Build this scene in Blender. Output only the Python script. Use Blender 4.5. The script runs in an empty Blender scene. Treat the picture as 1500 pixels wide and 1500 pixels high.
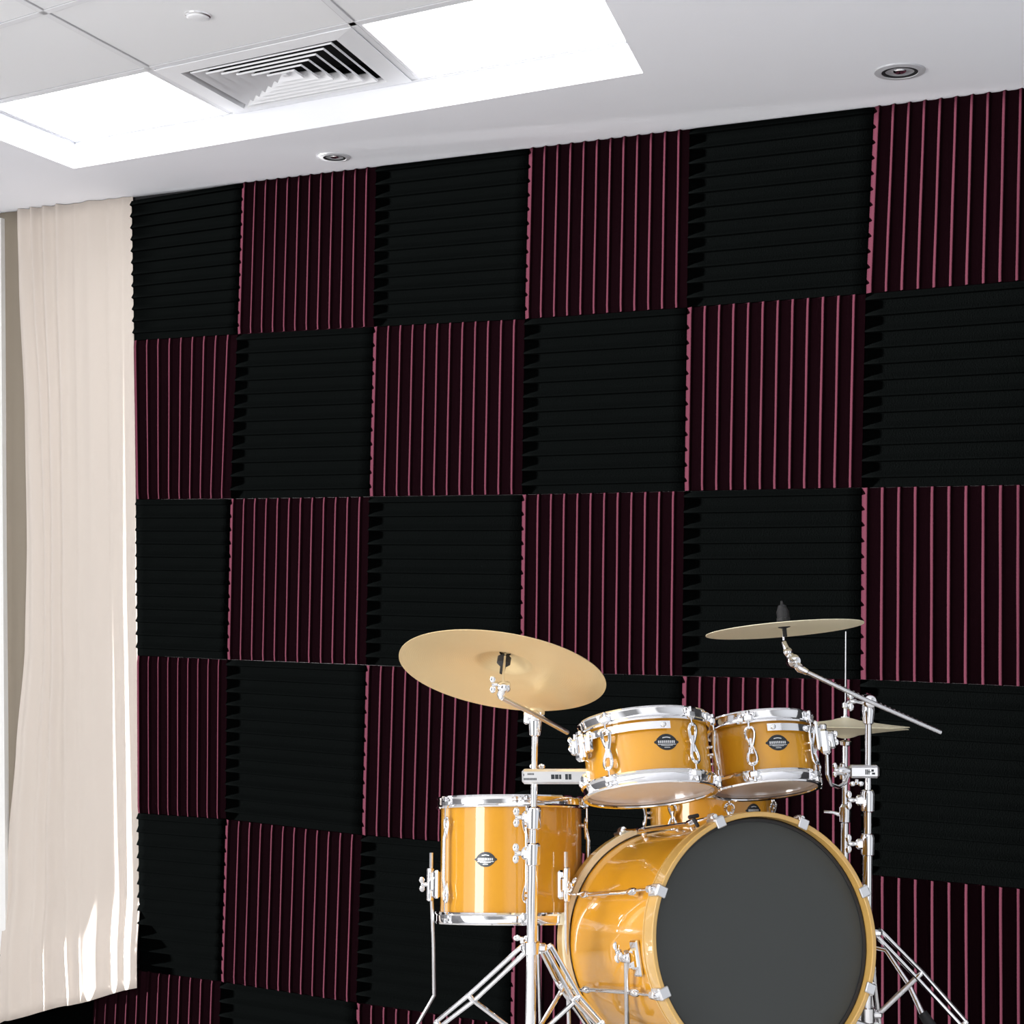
import bpy, bmesh, math, random
from mathutils import Vector, Matrix
random.seed(4)
PI = math.pi
V = Vector
# ---------------------------------------------------------------- camera model
F = 2400.0
S = 0.60                     # side of one foam panel, metres
HR = 5.6                     # ceiling height in panels
Rm = [V((0.8949, -0.0166, 0.4460)), V((-0.0093, 0.9984, 0.0558)), V((-0.4462, -0.0541, 0.8933))]
def w2(v): return V((v[0], v[2], -v[1]))
RX, DN, FW = [w2(v) for v in Rm]          # camera right, image down, forward in world axes
FW.normalize(); RX = (RX - FW*RX.dot(FW)).normalized(); DN = FW.cross(RX).normalized()
CAM = V((6.149*S, -8.4305*S, (HR-2.618)*S))
H = HR*S
def at(px, py, d): return CAM + (RX*((px-750)/F) + DN*((py-750)/F) + FW)*d
def rayd(px, py): return (RX*((px-750)/F) + DN*((py-750)/F) + FW).normalized()
def onY(px, py, y):
    d = rayd(px, py); return CAM + d*((y-CAM.y)/d.y)
def onZ(px, py, z):
    d = rayd(px, py); return CAM + d*((z-CAM.z)/d.z)
def frame(px, py, pitch=0, roll=0, yaw=0):
    """right, up, toward-viewer axes of a thing that the viewer sees square on, then turned in degrees.
    pitch>0: its top leans away (its underside shows); roll>0: right side lifts; yaw>0: front turns right"""
    t = -rayd(px, py); r = RX.copy(); r = (r - t*r.dot(t)).normalized(); u = t.cross(r).normalized()
    M = Matrix((r, u, t)).transposed()
    M = M @ Matrix.Rotation(math.radians(roll), 3, 'Z') @ Matrix.Rotation(math.radians(-pitch), 3, 'X') @ Matrix.Rotation(math.radians(yaw), 3, 'Y')
    return M.col[0].copy(), M.col[1].copy(), M.col[2].copy()

scn = bpy.context.scene
col = scn.collection
# ---------------------------------------------------------------- materials
def mat(name, base, rough=0.5, metal=0.0, coat=0.0, bump=None, noise=None, emit=None, spec=0.5, coatr=0.03, wave=None):
    m = bpy.data.materials.new(name); m.use_nodes = True
    nt = m.node_tree; b = nt.nodes['Principled BSDF']
    b.inputs['Base Color'].default_value = (*base, 1); b.inputs['Roughness'].default_value = rough
    b.inputs['Metallic'].default_value = metal; b.inputs['Specular IOR Level'].default_value = spec
    b.inputs['Coat Weight'].default_value = coat; b.inputs['Coat Roughness'].default_value = coatr
    tc = nt.nodes.new('ShaderNodeTexCoord')
    if noise:
        sc, amt, stretch = noise
        mp = nt.nodes.new('ShaderNodeMapping'); mp.inputs['Scale'].default_value = stretch
        nt.links.new(tc.outputs['Object'], mp.inputs[0])
        n = nt.nodes.new('ShaderNodeTexNoise'); n.inputs['Scale'].default_value = sc; n.inputs['Detail'].default_value = 4
        nt.links.new(mp.outputs[0], n.inputs[0])
        r = nt.nodes.new('ShaderNodeMixRGB'); r.inputs[1].default_value = (*[c*(1-amt) for c in base], 1); r.inputs[2].default_value = (*[min(1, c*(1+amt)) for c in base], 1)
        nt.links.new(n.outputs[0], r.inputs[0]); nt.links.new(r.outputs[0], b.inputs['Base Color'])
    if bump:
        sc, st, dist = bump
        n = nt.nodes.new('ShaderNodeTexNoise'); n.inputs['Scale'].default_value = sc; n.inputs['Detail'].default_value = 3
        nt.links.new(tc.outputs['Object'], n.inputs[0])
        bp = nt.nodes.new('ShaderNodeBump'); bp.inputs['Strength'].default_value = st; bp.inputs['Distance'].default_value = dist
        nt.links.new(n.outputs[0], bp.inputs['Height']); nt.links.new(bp.outputs[0], b.inputs['Normal'])
    if emit:
        b.inputs['Emission Color'].default_value = (*emit[0], 1); b.inputs['Emission Strength'].default_value = emit[1]
    return m
M_black = mat('black_foam', (0.00065, 0.0008, 0.0008), 1.0, bump=(260, .35, .002), spec=0.0)
M_burg = mat('burgundy_foam', (0.0082, 0.0024, 0.0038), 1.0, bump=(260, .35, .002), spec=0.0)
M_wall = mat('dark_wall_paint', (0.02, 0.02, 0.022), 0.9, noise=(8, .2, (1, 1, 1)))
M_ceil = mat('ceiling_paint', (0.90, 0.915, 0.965), 0.9, noise=(3, .01, (1, 1, 1)), spec=0.1)
M_tile = mat('ceiling_tile', (0.80, 0.81, 0.83), 0.9, bump=(300, .1, .001), spec=0.1)
M_grid = mat('grid_metal', (0.74, 0.75, 0.78), 0.5)
M_vent = mat('vent_white_metal', (0.82, 0.83, 0.86), 0.4)
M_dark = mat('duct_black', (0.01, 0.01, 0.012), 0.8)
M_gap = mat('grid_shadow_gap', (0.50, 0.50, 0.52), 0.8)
M_light = mat('light_diffuser', (0.9, 0.9, 0.9), 0.5, emit=((1, 1, 1), 2.1))
M_bulb = mat('lamp_reflector', (0.85, 0.86, 0.88), 0.12, metal=1.0)
M_refl = mat('silvered_reflector', (0.55, 0.57, 0.6), 0.35, metal=.3)
M_ring = mat('silver_grey_ring', (0.55, 0.56, 0.59), 0.35)
M_floor = mat('pale_vinyl_floor', (0.78, 0.77, 0.76), 0.5, noise=(6, .06, (1, 1, 1)))
M_curt = mat('cream_curtain_cloth', (0.66, 0.59, 0.53), 0.95, noise=(2.5, .05, (1, 1, .2)), bump=(90, .05, .001), spec=0.1)
M_lining = mat('taupe_lining_cloth', (0.28, 0.24, 0.19), 0.95, spec=0.1, bump=(90, .05, .001))
M_frame = mat('white_window_paint', (0.88, 0.88, 0.86), 0.5)
M_sunmask = mat('grey_sun_mask_paint', (0.22, 0.22, 0.23), 0.8, noise=(5, .05, (1, 1, 1)))
M_amber = mat('amber_lacquer', (0.70, 0.325, 0.018), 0.30, coat=1.0, spec=.25, noise=(7, .12, (1, 1, .35)), coatr=0.02)
M_hoop = mat('maple_hoop_lacquer', (0.66, 0.40, 0.11), 0.32, coat=1.0, noise=(9, .15, (1, 1, .4)), coatr=0.03)
M_edge = mat('pale_maple_edge', (0.88, 0.76, 0.52), 0.4, coat=.3)
M_chrome = mat('chrome', (0.90, 0.90, 0.91), 0.07, metal=1.0)
M_satin = mat('satin_steel', (0.82, 0.82, 0.83), 0.28, metal=1.0)
M_rubber = mat('black_rubber', (0.018, 0.018, 0.02), 0.6)
M_head = mat('charcoal_drum_head', (0.047, 0.052, 0.050), 0.62, noise=(3, .06, (1, 1, 1)), bump=(700, .08, .0004))
M_skin = mat('milky_drum_head', (0.72, 0.60, 0.50), 0.3)
M_cymb = mat('bronze_cymbal', (0.86, 0.66, 0.36), 0.42, metal=0.55, noise=(5, .05, (1, 1, 1)))
M_badge = mat('badge_dark_metal', (0.035, 0.04, 0.045), 0.35, metal=.6)
M_silver = mat('badge_silver_print', (0.72, 0.73, 0.74), 0.35, metal=.6)
M_label = mat('white_enamel', (0.86, 0.86, 0.86), 0.35)
M_carpet = mat('black_riser_carpet', (0.02, 0.02, 0.02), 1.0)
M_pale = mat('pale_bronze_cymbal', (0.95, 0.88, 0.64), 0.45, metal=0.08, noise=(5, .05, (1, 1, 1)))
def cymbal_rings(m):
    nt = m.node_tree; b = nt.nodes['Principled BSDF']
    tc = nt.nodes.new('ShaderNodeTexCoord'); w = nt.nodes.new('ShaderNodeTexWave'); w.wave_type = 'RINGS'; w.rings_direction = 'Z'
    w.inputs['Scale'].default_value = 60; w.inputs['Distortion'].default_value = .4
    nt.links.new(tc.outputs['Object'], w.inputs[0])
    bp = nt.nodes.new('ShaderNodeBump'); bp.inputs['Strength'].default_value = .12; bp.inputs['Distance'].default_value = .001
    nt.links.new(w.outputs[0], bp.inputs['Height']); nt.links.new(bp.outputs[0], b.inputs['Normal'])
cymbal_rings(M_cymb); cymbal_rings(M_pale)

# ---------------------------------------------------------------- mesh builder
def basis(a):
    a = a.normalized(); t = V((0, 0, 1)) if abs(a.z) < .9 else V((1, 0, 0))
    u = a.cross(t).normalized(); return u, a.cross(u).normalized(), a
class MB:
    def __init__(s): s.v = []; s.f = []
    def add(s, vs, fs):
        n = len(s.v); s.v += [V(p) for p in vs]; s.f += [tuple(i+n for i in f) for f in fs]; return s
    def sweep(s, pts, r, n=12, flat=None, closed=False):
        """tube through pts; r a number or list; flat=(axis vector, factor) squeezes along the axis"""
        pts = [V(p) for p in pts]; k = len(pts); rs = r if isinstance(r, (list, tuple)) else [r]*k
        vs = []; u = None
        for i, p in enumerate(pts):
            if closed: t = (pts[(i+1) % k]-pts[i-1])
            else: t = pts[min(i+1, k-1)]-pts[max(i-1, 0)]
            t.normalize()
            if u is None: u = basis(t)[0]
            u = (u - t*u.dot(t)).normalized(); w = t.cross(u)
            for j in range(n):
                a = 2*PI*j/n; o = (u*math.cos(a)+w*math.sin(a))*rs[i]
                if flat: o = o - flat[0]*(o.dot(flat[0])*(1-flat[1]))
                vs.append(p+o)
        fs = []
        for i in range(k if closed else k-1):
            for j in range(n):
                a, b = i*n+j, i*n+(j+1) % n; c = ((i+1) % k)*n
                fs.append((a, b, c+(j+1) % n, c+j))
        if not closed:
            fs.append(tuple(range(n-1, -1, -1))); fs.append(tuple((k-1)*n+j for j in range(n)))
        return s.add(vs, fs)
    def cyl(s, a, b, r, n=20): return s.sweep([a, b], r, n)
    def rod(s, a, b, r, n=14, ch=.25):
        """rounded-end cylinder"""
        a, b = V(a), V(b); d = (b-a).normalized(); c = min(r*ch*2, (b-a).length*.3)
        return s.sweep([a, a+d*c*.4, a+d*c, b-d*c, b-d*c*.4, b], [r*.6, r*.9, r, r, r*.9, r*.6], n)
    def lathe(s, c, axis, prof, n=64, closed=False, arc=None, start=None):
        """prof: list of (radius, height along axis). arc=(a0,a1) radians with start vector"""
        axis = axis.normalized(); u = (start - axis*start.dot(axis)).normalized() if start else basis(axis)[0]
        w = axis.cross(u); vs = []; k = len(prof)
        full = arc is None; a0, a1 = arc or (0, 2*PI); m = n if full else n+1
        for i in range(m):
            a = a0+(a1-a0)*i/n; d = u*math.cos(a)+w*math.sin(a)
            for (r, h) in prof: vs.append(c+d*r+axis*h)
        fs = []
        for i in range(n):
            i2 = (i+1) % m
            for j in range(k if closed else k-1):
                j2 = (j+1) % k; fs.append((i*k+j, i2*k+j, i2*k+j2, i*k+j2))
        if not full and closed:
            fs.append(tuple(range(k))); fs.append(tuple((m-1)*k+j for j in range(k-1, -1, -1)))
        return s.add(vs, fs)
    def box(s, c, ax, size, bev=0.12):
        """box with chamfered edges: ax three axes, size full sizes"""
        c = V(c); hx, hy, hz = [q/2 for q in size]; b = min(hx, hy, hz)*bev*2
        vs = []; 
        for (sx, sy, sz) in [(x, y, z) for x in (-1, 1) for y in (-1, 1) for z in (-1, 1)]:
            for k in range(3):
                q = [hx-b, hy-b, hz-b]; q[k] += b
                vs.append(c+ax[0]*(sx*q[0])+ax[1]*(sy*q[1])+ax[2]*(sz*q[2]))
        bm = bmesh.new()
        for p in vs: bm.verts.new(p)
        r = bmesh.ops.convex_hull(bm, input=bm.verts[:])
        bm.verts.index_update()
        fs = [tuple(v.index for v in f.verts) for f in bm.faces]; vv = [v.co.copy() for v in bm.verts]; bm.free()
        return s.add(vv, fs)
    def ball(s, c, r, n=14, ax=None, sc=(1, 1, 1)):
        ax = ax or (V((1, 0, 0)), V((0, 1, 0)), V((0, 0, 1))); vs = []; m = n//2
        for i in range(1, m):
            t = PI*i/m
            for j in range(n):
                p = 2*PI*j/n
                vs.append(V(c)+ax[0]*(r*sc[0]*math.sin(t)*math.cos(p))+ax[1]*(r*sc[1]*math.sin(t)*math.sin(p))+ax[2]*(r*sc[2]*math.cos(t)))
        fs = [(i*n+j, (i+1)*n+j, (i+1)*n+(j+1) % n, i*n+(j+1) % n) for i in range(m-2) for j in range(n)]
        fs.append(tuple(range(n))); fs.append(tuple((m-2)*n+j for j in range(n-1, -1, -1)))
        return s.add(vs, fs)
    def prism(s, pts, off):
        k = len(pts); vs = [V(p) for p in pts]+[V(p)+off for p in pts]
        fs = [tuple(range(k-1, -1, -1)), tuple(range(k, 2*k))]+[(i, (i+1) % k, k+(i+1) % k, k+i) for i in range(k)]
        return s.add(vs, fs)
    def build(s, name, m, parent=None, smooth=True, loc=None, label=None, sharp=35):
        if loc is None: loc = parent['_o'] if parent else [0, 0, 0]
        loc = V(loc)
        me = bpy.data.meshes.new(name); me.from_pydata([p-loc for p in s.v], [], s.f); me.materials.append(m)
        bm = bmesh.new(); bm.from_mesh(me); bmesh.ops.recalc_face_normals(bm, faces=bm.faces)
        for f in bm.faces: f.smooth = smooth
        if smooth:
            for e in bm.edges:
                if len(e.link_faces) == 2 and e.calc_face_angle(0) > math.radians(sharp): e.smooth = False
        bm.to_mesh(me); bm.free(); me.update()
        o = bpy.data.objects.new(name, me); col.objects.link(o)
        if parent: o.parent = parent; o['_o'] = list(parent['_o'])
        else: o.location = loc; o['_o'] = list(loc)
        if label: o['label'] = label
        return o
def thing(name, label, cat, loc, group=None):
    o = bpy.data.objects.new(name, None); col.objects.link(o); o.location = loc; o.empty_display_size = .05
    o['label'] = label; o['category'] = cat; o['_o'] = list(loc)
    if group: o['group'] = group
    return o
def tag(o, label, cat, group=None):
    o['label'] = label; o['category'] = cat
    if group: o['group'] = group
    return o
def struct(mb, name, m, parent=None, **k):
    o = mb.build(name, m, parent, **k); o['kind'] = 'structure'; return o
AX = (V((1, 0, 0)), V((0, 1, 0)), V((0, 0, 1)))

# ================================================================ room shell
X0, X1, YF = -3.2*S, 9.5*S, -10.5*S
struct(MB().box(((X0+X1)/2, YF/2, -.05), AX, (X1-X0, -YF+.4, .1), 0), 'floor', M_floor, smooth=False)
struct(MB().box(((X0+X1)/2, .075, H/2), AX, (X1-X0, .15, H+.3), 0), 'wall_back', M_wall, smooth=False)
# unseen wall added to mask the sun: its gap lights the foam, not the kit
struct(MB().box((-1.98, -2.12, H/2), AX, (.12, 2.84, H), 0), 'sun_mask_wall', M_sunmask, smooth=False)
struct(MB().box((-1.98, -.107, H/2), AX, (.12, .212, H), 0), 'sun_mask_wall', M_sunmask, smooth=False)  # added strip, keeps the sun off the curtain
struct(MB().box((-1.98, -.46, H-.006), AX, (.12, .50, .018), 0), 'sun_mask_wall', M_sunmask, smooth=False)  # added header, keeps the sun off the downlight rings
# ---- ceiling slab with a recessed tray
RH = 0.16*S
def cz(px, py, z=0): return onZ(px, py, H+z)
A0 = cz(108, 247); A1 = cz(942, 107); A2 = cz(885, 0); A3 = cz(0, 205)
def extend(p, q, y):  # continue p->q to a given y
    return p+(q-p)*((y-p.y)/(q.y-p.y))
YN = -6.2*S
B1 = extend(A1, A2, YN); B0 = extend(A0, A3, YN)
c = MB()
E0, E1, E2, E3 = V((X0, 0, H)), V((X1, 0, H)), V((X1, YF, H)), V((X0, YF, H))
ring_o = [E0, E1, E2, E3]; ring_i = [A0, A1, B1, B0]
UP = V((0, 0, 1))
c.add(ring_o+ring_i, [(i, (i+1) % 4, 4+(i+1) % 4, 4+i) for i in range(4)])
c.add([p+UP*(RH+.006) for p in ring_i]+ring_i, [(i, (i+1) % 4, 4+(i+1) % 4, 4+i) for i in range(4)])
struct(c, 'ceiling', M_ceil, smooth=False)
# tile grid lines on the tray (T bars)
def tz(px, py): return cz(px, py, RH)
def bar(mb, a, b, w, z=0.0, t=.004):
    d = (b-a).normalized(); n = UP.cross(d); m = (a+b)/2+UP*(t/2+z)
    mb.box(m, (d, n, UP), ((b-a).length, w, t), .05)
W = .022
def line_ext(a, b, e0, e1):
    d = (b-a); return a-d*e0, b+d*e1
g = MB()
la = line_ext(tz(28, 0), tz(338, 165), .6, 0)
lb = line_ext(tz(477, 0), tz(602, 112), 1.0, 0)
lr1 = line_ext(tz(0, 39), tz(126, 0), .7, 5.2)
lr2 = line_ext(tz(0, 149), tz(650, 6), .25, .33)
le = line_ext(tz(110, 210), tz(915, 63), 0, 0)
for l in (la, lb, lr1, lr2): bar(g, l[0], l[1], W)
bar(g, le[0], le[1], .012); ll = line_ext(tz(110, 210), tz(0, 164), 0, .3); bar(g, ll[0], ll[1], .014)
struct(g, 'trim_1', M_grid, smooth=False)
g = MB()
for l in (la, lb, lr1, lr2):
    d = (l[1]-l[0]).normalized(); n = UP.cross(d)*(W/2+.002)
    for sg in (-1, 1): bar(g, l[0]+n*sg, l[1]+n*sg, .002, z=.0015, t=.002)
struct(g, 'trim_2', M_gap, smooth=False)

# lights in the tray
def panel_light(label, quad):
    q = [p+UP*.003 for p in quad]; cc = sum(q, V())/4
    t = thing('ceiling_light', label, 'ceiling light', cc, 'square panel lights in the ceiling tray')
    inn = [p+(cc-p)*.03 for p in q]
    MB().prism([p for p in inn], UP*.004).build('diffuser', M_light, t, smooth=False)
    fr = MB()
    lo = [p-UP*.003 for p in q]; li = [p-UP*.003 for p in inn]
    fr.add(lo+li+[p+UP*.008 for p in q]+[p+UP*.002 for p in inn], [(i, (i+1) % 4, 4+(i+1) % 4, 4+i) for i in range(4)]+[(4+i, 4+(i+1) % 4, 12+(i+1) % 4, 12+i) for i in range(4)]+[(i, 8+i, 8+(i+1) % 4, (i+1) % 4) for i in range(4)])
    fr.build('frame', M_vent, t, smooth=False)
def cross(p1, p2, p3, p4):  # intersection of two lines in plan
    d1, d2 = p2-p1, p4-p3; k = ((p3.x-p1.x)*d2.y-(p3.y-p1.y)*d2.x)/(d1.x*d2.y-d1.y*d2.x); return p1+d1*k
nd = lambda a, b, k: a+(b-a).normalized()*k
K = .013
def inset_quad(pts, k):
    cc = sum(pts, V())/4; out = []
    for i in range(4):
        p = pts[i]; a = (pts[i-1]-p).normalized(); b = (pts[(i+1) % 4]-p).normalized(); out.append(p+a*k+b*k)
    return out
PA = cross(la[0], la[1], le[0], le[1]); PB = cross(lb[0], lb[1], le[0], le[1])
PA2 = cross(la[0], la[1], lr2[0], lr2[1]); PB2 = cross(lb[0], lb[1], lr2[0], lr2[1])
PC = tz(915, 63); PR = extend(PC, tz(880, -3), PB2.y+.05) if False else cross(PC, PC+(B1-A1), lr2[0], lr2[1])
PL = tz(110, 210); PL2 = cross(ll[0], ll[1], lr2[0], lr2[1])
panel_light('bright square ceiling light panel left of the air vent', inset_quad([PL, PA, PA2, PL2], K))
panel_light('bright square ceiling light panel right of the air vent', inset_quad([PB, PC+(PC-PB).normalized()*.06, PR+(PC-PB).normalized()*.06, PB2], K))
# tiles of the tray, open above the vent, and the slab over it
TP = .004
to = [p+UP*(RH+TP) for p in [A0+V((-.1, .1, 0)), A1+V((.1, .1, 0)), B1+V((.1, -.1, 0)), B0+V((-.1, -.1, 0))]]
ti = [V((p.x, p.y, H+RH+TP)) for p in inset_quad([PA, PB, PB2, PA2], .03)]
c = MB().add(to+ti, [(i, (i+1) % 4, 4+(i+1) % 4, 4+i) for i in range(4)])
struct(c, 'ceiling', M_tile, smooth=False)
struct(MB().add([p+UP*(RH+.12) for p in [E0, E1, E2, E3]], [(0, 1, 2, 3)]), 'ceiling', M_ceil, smooth=False)
# vent
vq = inset_quad([PA, PB, PB2, PA2], .012)
def vp(u, v): return (vq[0]*(1-u)+vq[1]*u)*(1-v)+(vq[3]*(1-u)+vq[2]*u)*v
vc = vp(.5, .5)
t = thing('air_vent', 'white square louvred air vent in the ceiling between two light panels', 'air vent', vc)
def vring(mb, a, b, za, zb):
    """square ring, outer inset a at height za to inner inset b at height zb"""
    o = [vp(a, a), vp(1-a, a), vp(1-a, 1-a), vp(a, 1-a)]; i = [vp(b, b), vp(1-b, b), vp(1-b, 1-b), vp(b, 1-b)]
    o = [p+UP*za for p in o]; i = [p+UP*zb for p in i]
    th = UP*.0025
    mb.add(o+i+[p+th for p in o]+[p+th for p in i], [(k, (k+1) % 4, 4+(k+1) % 4, 4+k) for k in range(4)]+[(8+k, 12+k, 12+(k+1) % 4, 8+(k+1) % 4) for k in range(4)]+[(k, 8+k, 8+(k+1) % 4, (k+1) % 4) for k in range(4)]+[(4+k, 4+(k+1) % 4, 12+(k+1) % 4, 12+k) for k in range(4)])
fr = MB(); vring(fr, 0, .10, -.004, -.010); vring(fr, .10, .105, -.010, .006); fr.build('vent_frame', M_vent, t, smooth=False)
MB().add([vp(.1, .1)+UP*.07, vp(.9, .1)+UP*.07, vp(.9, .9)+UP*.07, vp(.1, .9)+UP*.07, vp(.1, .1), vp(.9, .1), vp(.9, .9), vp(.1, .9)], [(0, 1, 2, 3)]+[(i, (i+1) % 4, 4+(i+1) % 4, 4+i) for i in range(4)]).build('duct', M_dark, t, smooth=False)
nl = 6
for k in range(nl):
    a = .140+k*.058; lv = MB(); vring(lv, a, a+.040, -.010, .014); vring(lv, a-.004, a, -.007, -.010); lo_ = lv.build('louvre', M_vent, t, smooth=False)
    lv = MB(); vring(lv, a+.002, a+.042, -.0055, .0180); lv.build('louvre_shade', M_dark, lo_, smooth=False)  # black sheet over each louvre, stands in for the shade between them
MB().box(vc+UP*.0, (AX[0], AX[1], UP), (.02, .02, .012)).build('centre_cap', M_vent, t, smooth=False)
# round cover plate
p = tz(290, 24)
t = thing('ceiling_sensor', 'small round white sensor cover on a ceiling tile above the air vent', 'ceiling sensor', p)
MB().lathe(p, -UP, [(0, .007), (.026, .007), (.031, .005), (.033, .002), (.033, -.01)], 40).build('cover', M_vent, t)
MB().lathe(p, -UP, [(.0335, .003), (.037, .001), (.038, -.004), (.0335, -.004)], 40).build('mounting_ring', M_satin, t)
# downlights
def downlight(px, py, r, label):
    p = cz(px, py)
    t = thing('recessed_downlight', label, 'downlight', p, 'recessed ceiling downlights')
    MB().lathe(p, -UP, [(r, 0), (r*.97, .004), (r*.72, .006), (r*.68, .002), (r*.68, -.004), (r, -.002)], 48, closed=True).build('trim_ring', M_ring, t)
    MB().lathe(p, -UP, [(r*.70, .0045), (r*.57, .005), (r*.55, -.002), (r*.66, -.002)], 48, closed=True).build('gasket', M_dark, t)
    MB().lathe(p, -UP, [(r*.61, .0025), (r*.5, .001), (r*.36, .0005), (r*.34, .001), (0, .001)], 48).build('reflector', M_refl, t)
    MB().ball(p-UP*.001, r*.26, 20, sc=(1, 1, .35)).build('bulb', M_bulb, t)
downlight(490, 229.5, .055*1.05, 'small round recessed downlight at the left, above the foam wall')
downlight(1318, 104, .070*1.07, 'round recessed downlight at the right, above the foam wall')

# ================================================================ foam panels
meas = {(0, 1): (353, 491), (1, 1): (552, 480), (2, 1): (773, 469), (3, 1): (1010, 452), (4, 1): (1271, 432), (5, 1): (1560, 408), (-1, 1): (168, 503),
        (0, 2): (343, 731), (1, 2): (546, 728), (2, 2): (769, 725), (3, 2): (1006, 720), (4, 2): (1265, 715), (-1, 2): (160, 733),
        (0, 3): (338, 966), (1, 3): (541, 974), (2, 3): (766, 984), (3, 3): (1003, 990), (4, 3): (1263, 995), (-1, 3): (154, 959),
        (0, 4): (336, 1199), (1, 4): (535, 1222), (2, 4): (756, 1240), (4, 4): (1265, 1279), (-1, 4): (150, 1180), (5, 4): (1565, 1306),
        (0, 5): (329, 1436), (1, 5): (527, 1467), (-1, 5): (146, 1410), (0, 0): (360, 269), (1, 0): (556, 246), (2, 0): (779, 219), (3, 0): (1014, 190), (4, 0): (1283, 158)}
def corner(i, j):
    if (i, j) in meas and j > 0:
        p = onY(*meas[(i, j)], 0); return V((p.x, 0, p.z))
    if (i, j) in meas:
        p = onY(*meas[(i, j)], 0); return V((p.x, 0, H-.001))
    return V((i*S, 0, max((HR-j)*S, .004)))
TH = .022
PROF = [(0, .02), (.08, .055), (.18, .12), (.27, .185), (.34, .228), (.38, .238), (.41, .228), (.44, .13), (.47, .02), (.52, 0), (.80, 0), (.97, .004)]
rown = ['top row', 'second row', 'third row', 'fourth row', 'fifth row', 'lowest row']
coln = {-4: 'far left beyond the curtain', -3: 'left beyond the curtain', -2: 'partly behind the cream curtain', -1: 'just right of the curtain', 0: 'second column from the curtain', 1: 'third column from the curtain',
        2: 'fourth column from the curtain', 3: 'fifth column from the curtain', 4: 'rightmost column'}
def trim_at(j):
    k = onY([197, 201, 205, 206, 207, 209][j], [296, 500, 732, 960, 1190, 1421][j], 0)
    return V((k.x, 0, min(k.z, H-.001)))
def foam(i, j):
    c00, c10, c01, c11 = corner(i, j), corner(i+1, j), corner(i, j+1), corner(i+1, j+1)
    g = .0015
    if i == -1 and j < 5:   # trimmed where the curtain hangs
        c00, c01 = trim_at(j), trim_at(j+1)
    burg = (i+j) % 2 == 0
    def P(u, v, h):
        u = g+u*(1-2*g); v = g+v*(1-2*g)
        p = (c00*(1-u)+c10*u)*(1-v)+(c01*(1-u)+c11*u)*v; return V((p.x, -h, p.z))
    N = (9 if (burg and i == -1 and j < 5) else 12) if (burg or j < 5) else 7; w = S/12; line = []
    for k in range(N):
        for (s_, h) in PROF: line.append(((k+s_)/N, TH+h*w))
    line.append((1, TH))
    mb = MB(); m = len(line); segs = 24; vs = []
    rnd = random.Random(i*31+j*7)
    for q in range(segs+1):
        b = q/segs
        # the cut ends of the ribs are slightly soft
        for (a, h) in line:
            hh = h - (.003 if q in (0, segs) else 0)
            wob = .0002*math.sin(b*9+a*40+i) 
            vs.append(P(a, b, hh+wob) if burg else P(b, a, hh+wob))
    fs = [(q*m+k, q*m+k+1, (q+1)*m+k+1, (q+1)*m+k) for q in range(segs) for k in range(m-1)]
    n = len(vs)
    # back rim, closes the sides
    for q in (0, segs):
        for (a, h) in line: vs.append(P(a, q/segs, 0) if burg else P(q/segs, a, 0))
    for k in range(m-1):
        fs.append((k, n+k, n+k+1, k+1)); fs.append((segs*m+k, segs*m+k+1, n+m+k+1, n+m+k))
    for q in range(segs):
        pass
    e = [(0, n, n+m), (m-1, n+m-1, n+2*m-1)]
    for (k, b0, b1) in e:
        fs.append(tuple([q*m+k for q in range(segs+1)]+[b1, b0]))
    mb.add(vs, fs)
    o = mb.build('foam_panel', M_burg if burg else M_black, smooth=True, loc=P(.5, .5, 0), sharp=50)
    kind = 'burgundy upright ribbed foam panel' if burg else 'black level ribbed foam panel'
    tag(o, '%s, %s, %s' % (kind, rown[j], coln[i]) if j == 0 else '%s, %s, %s' % (kind, rown[j], coln[i]), 'foam panel', 'acoustic foam panels on the wall')
for j in range(0, 6):
    for i in range(-2, 5):
        if i == -2 and j < 5: continue
        foam(i, j)

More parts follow.
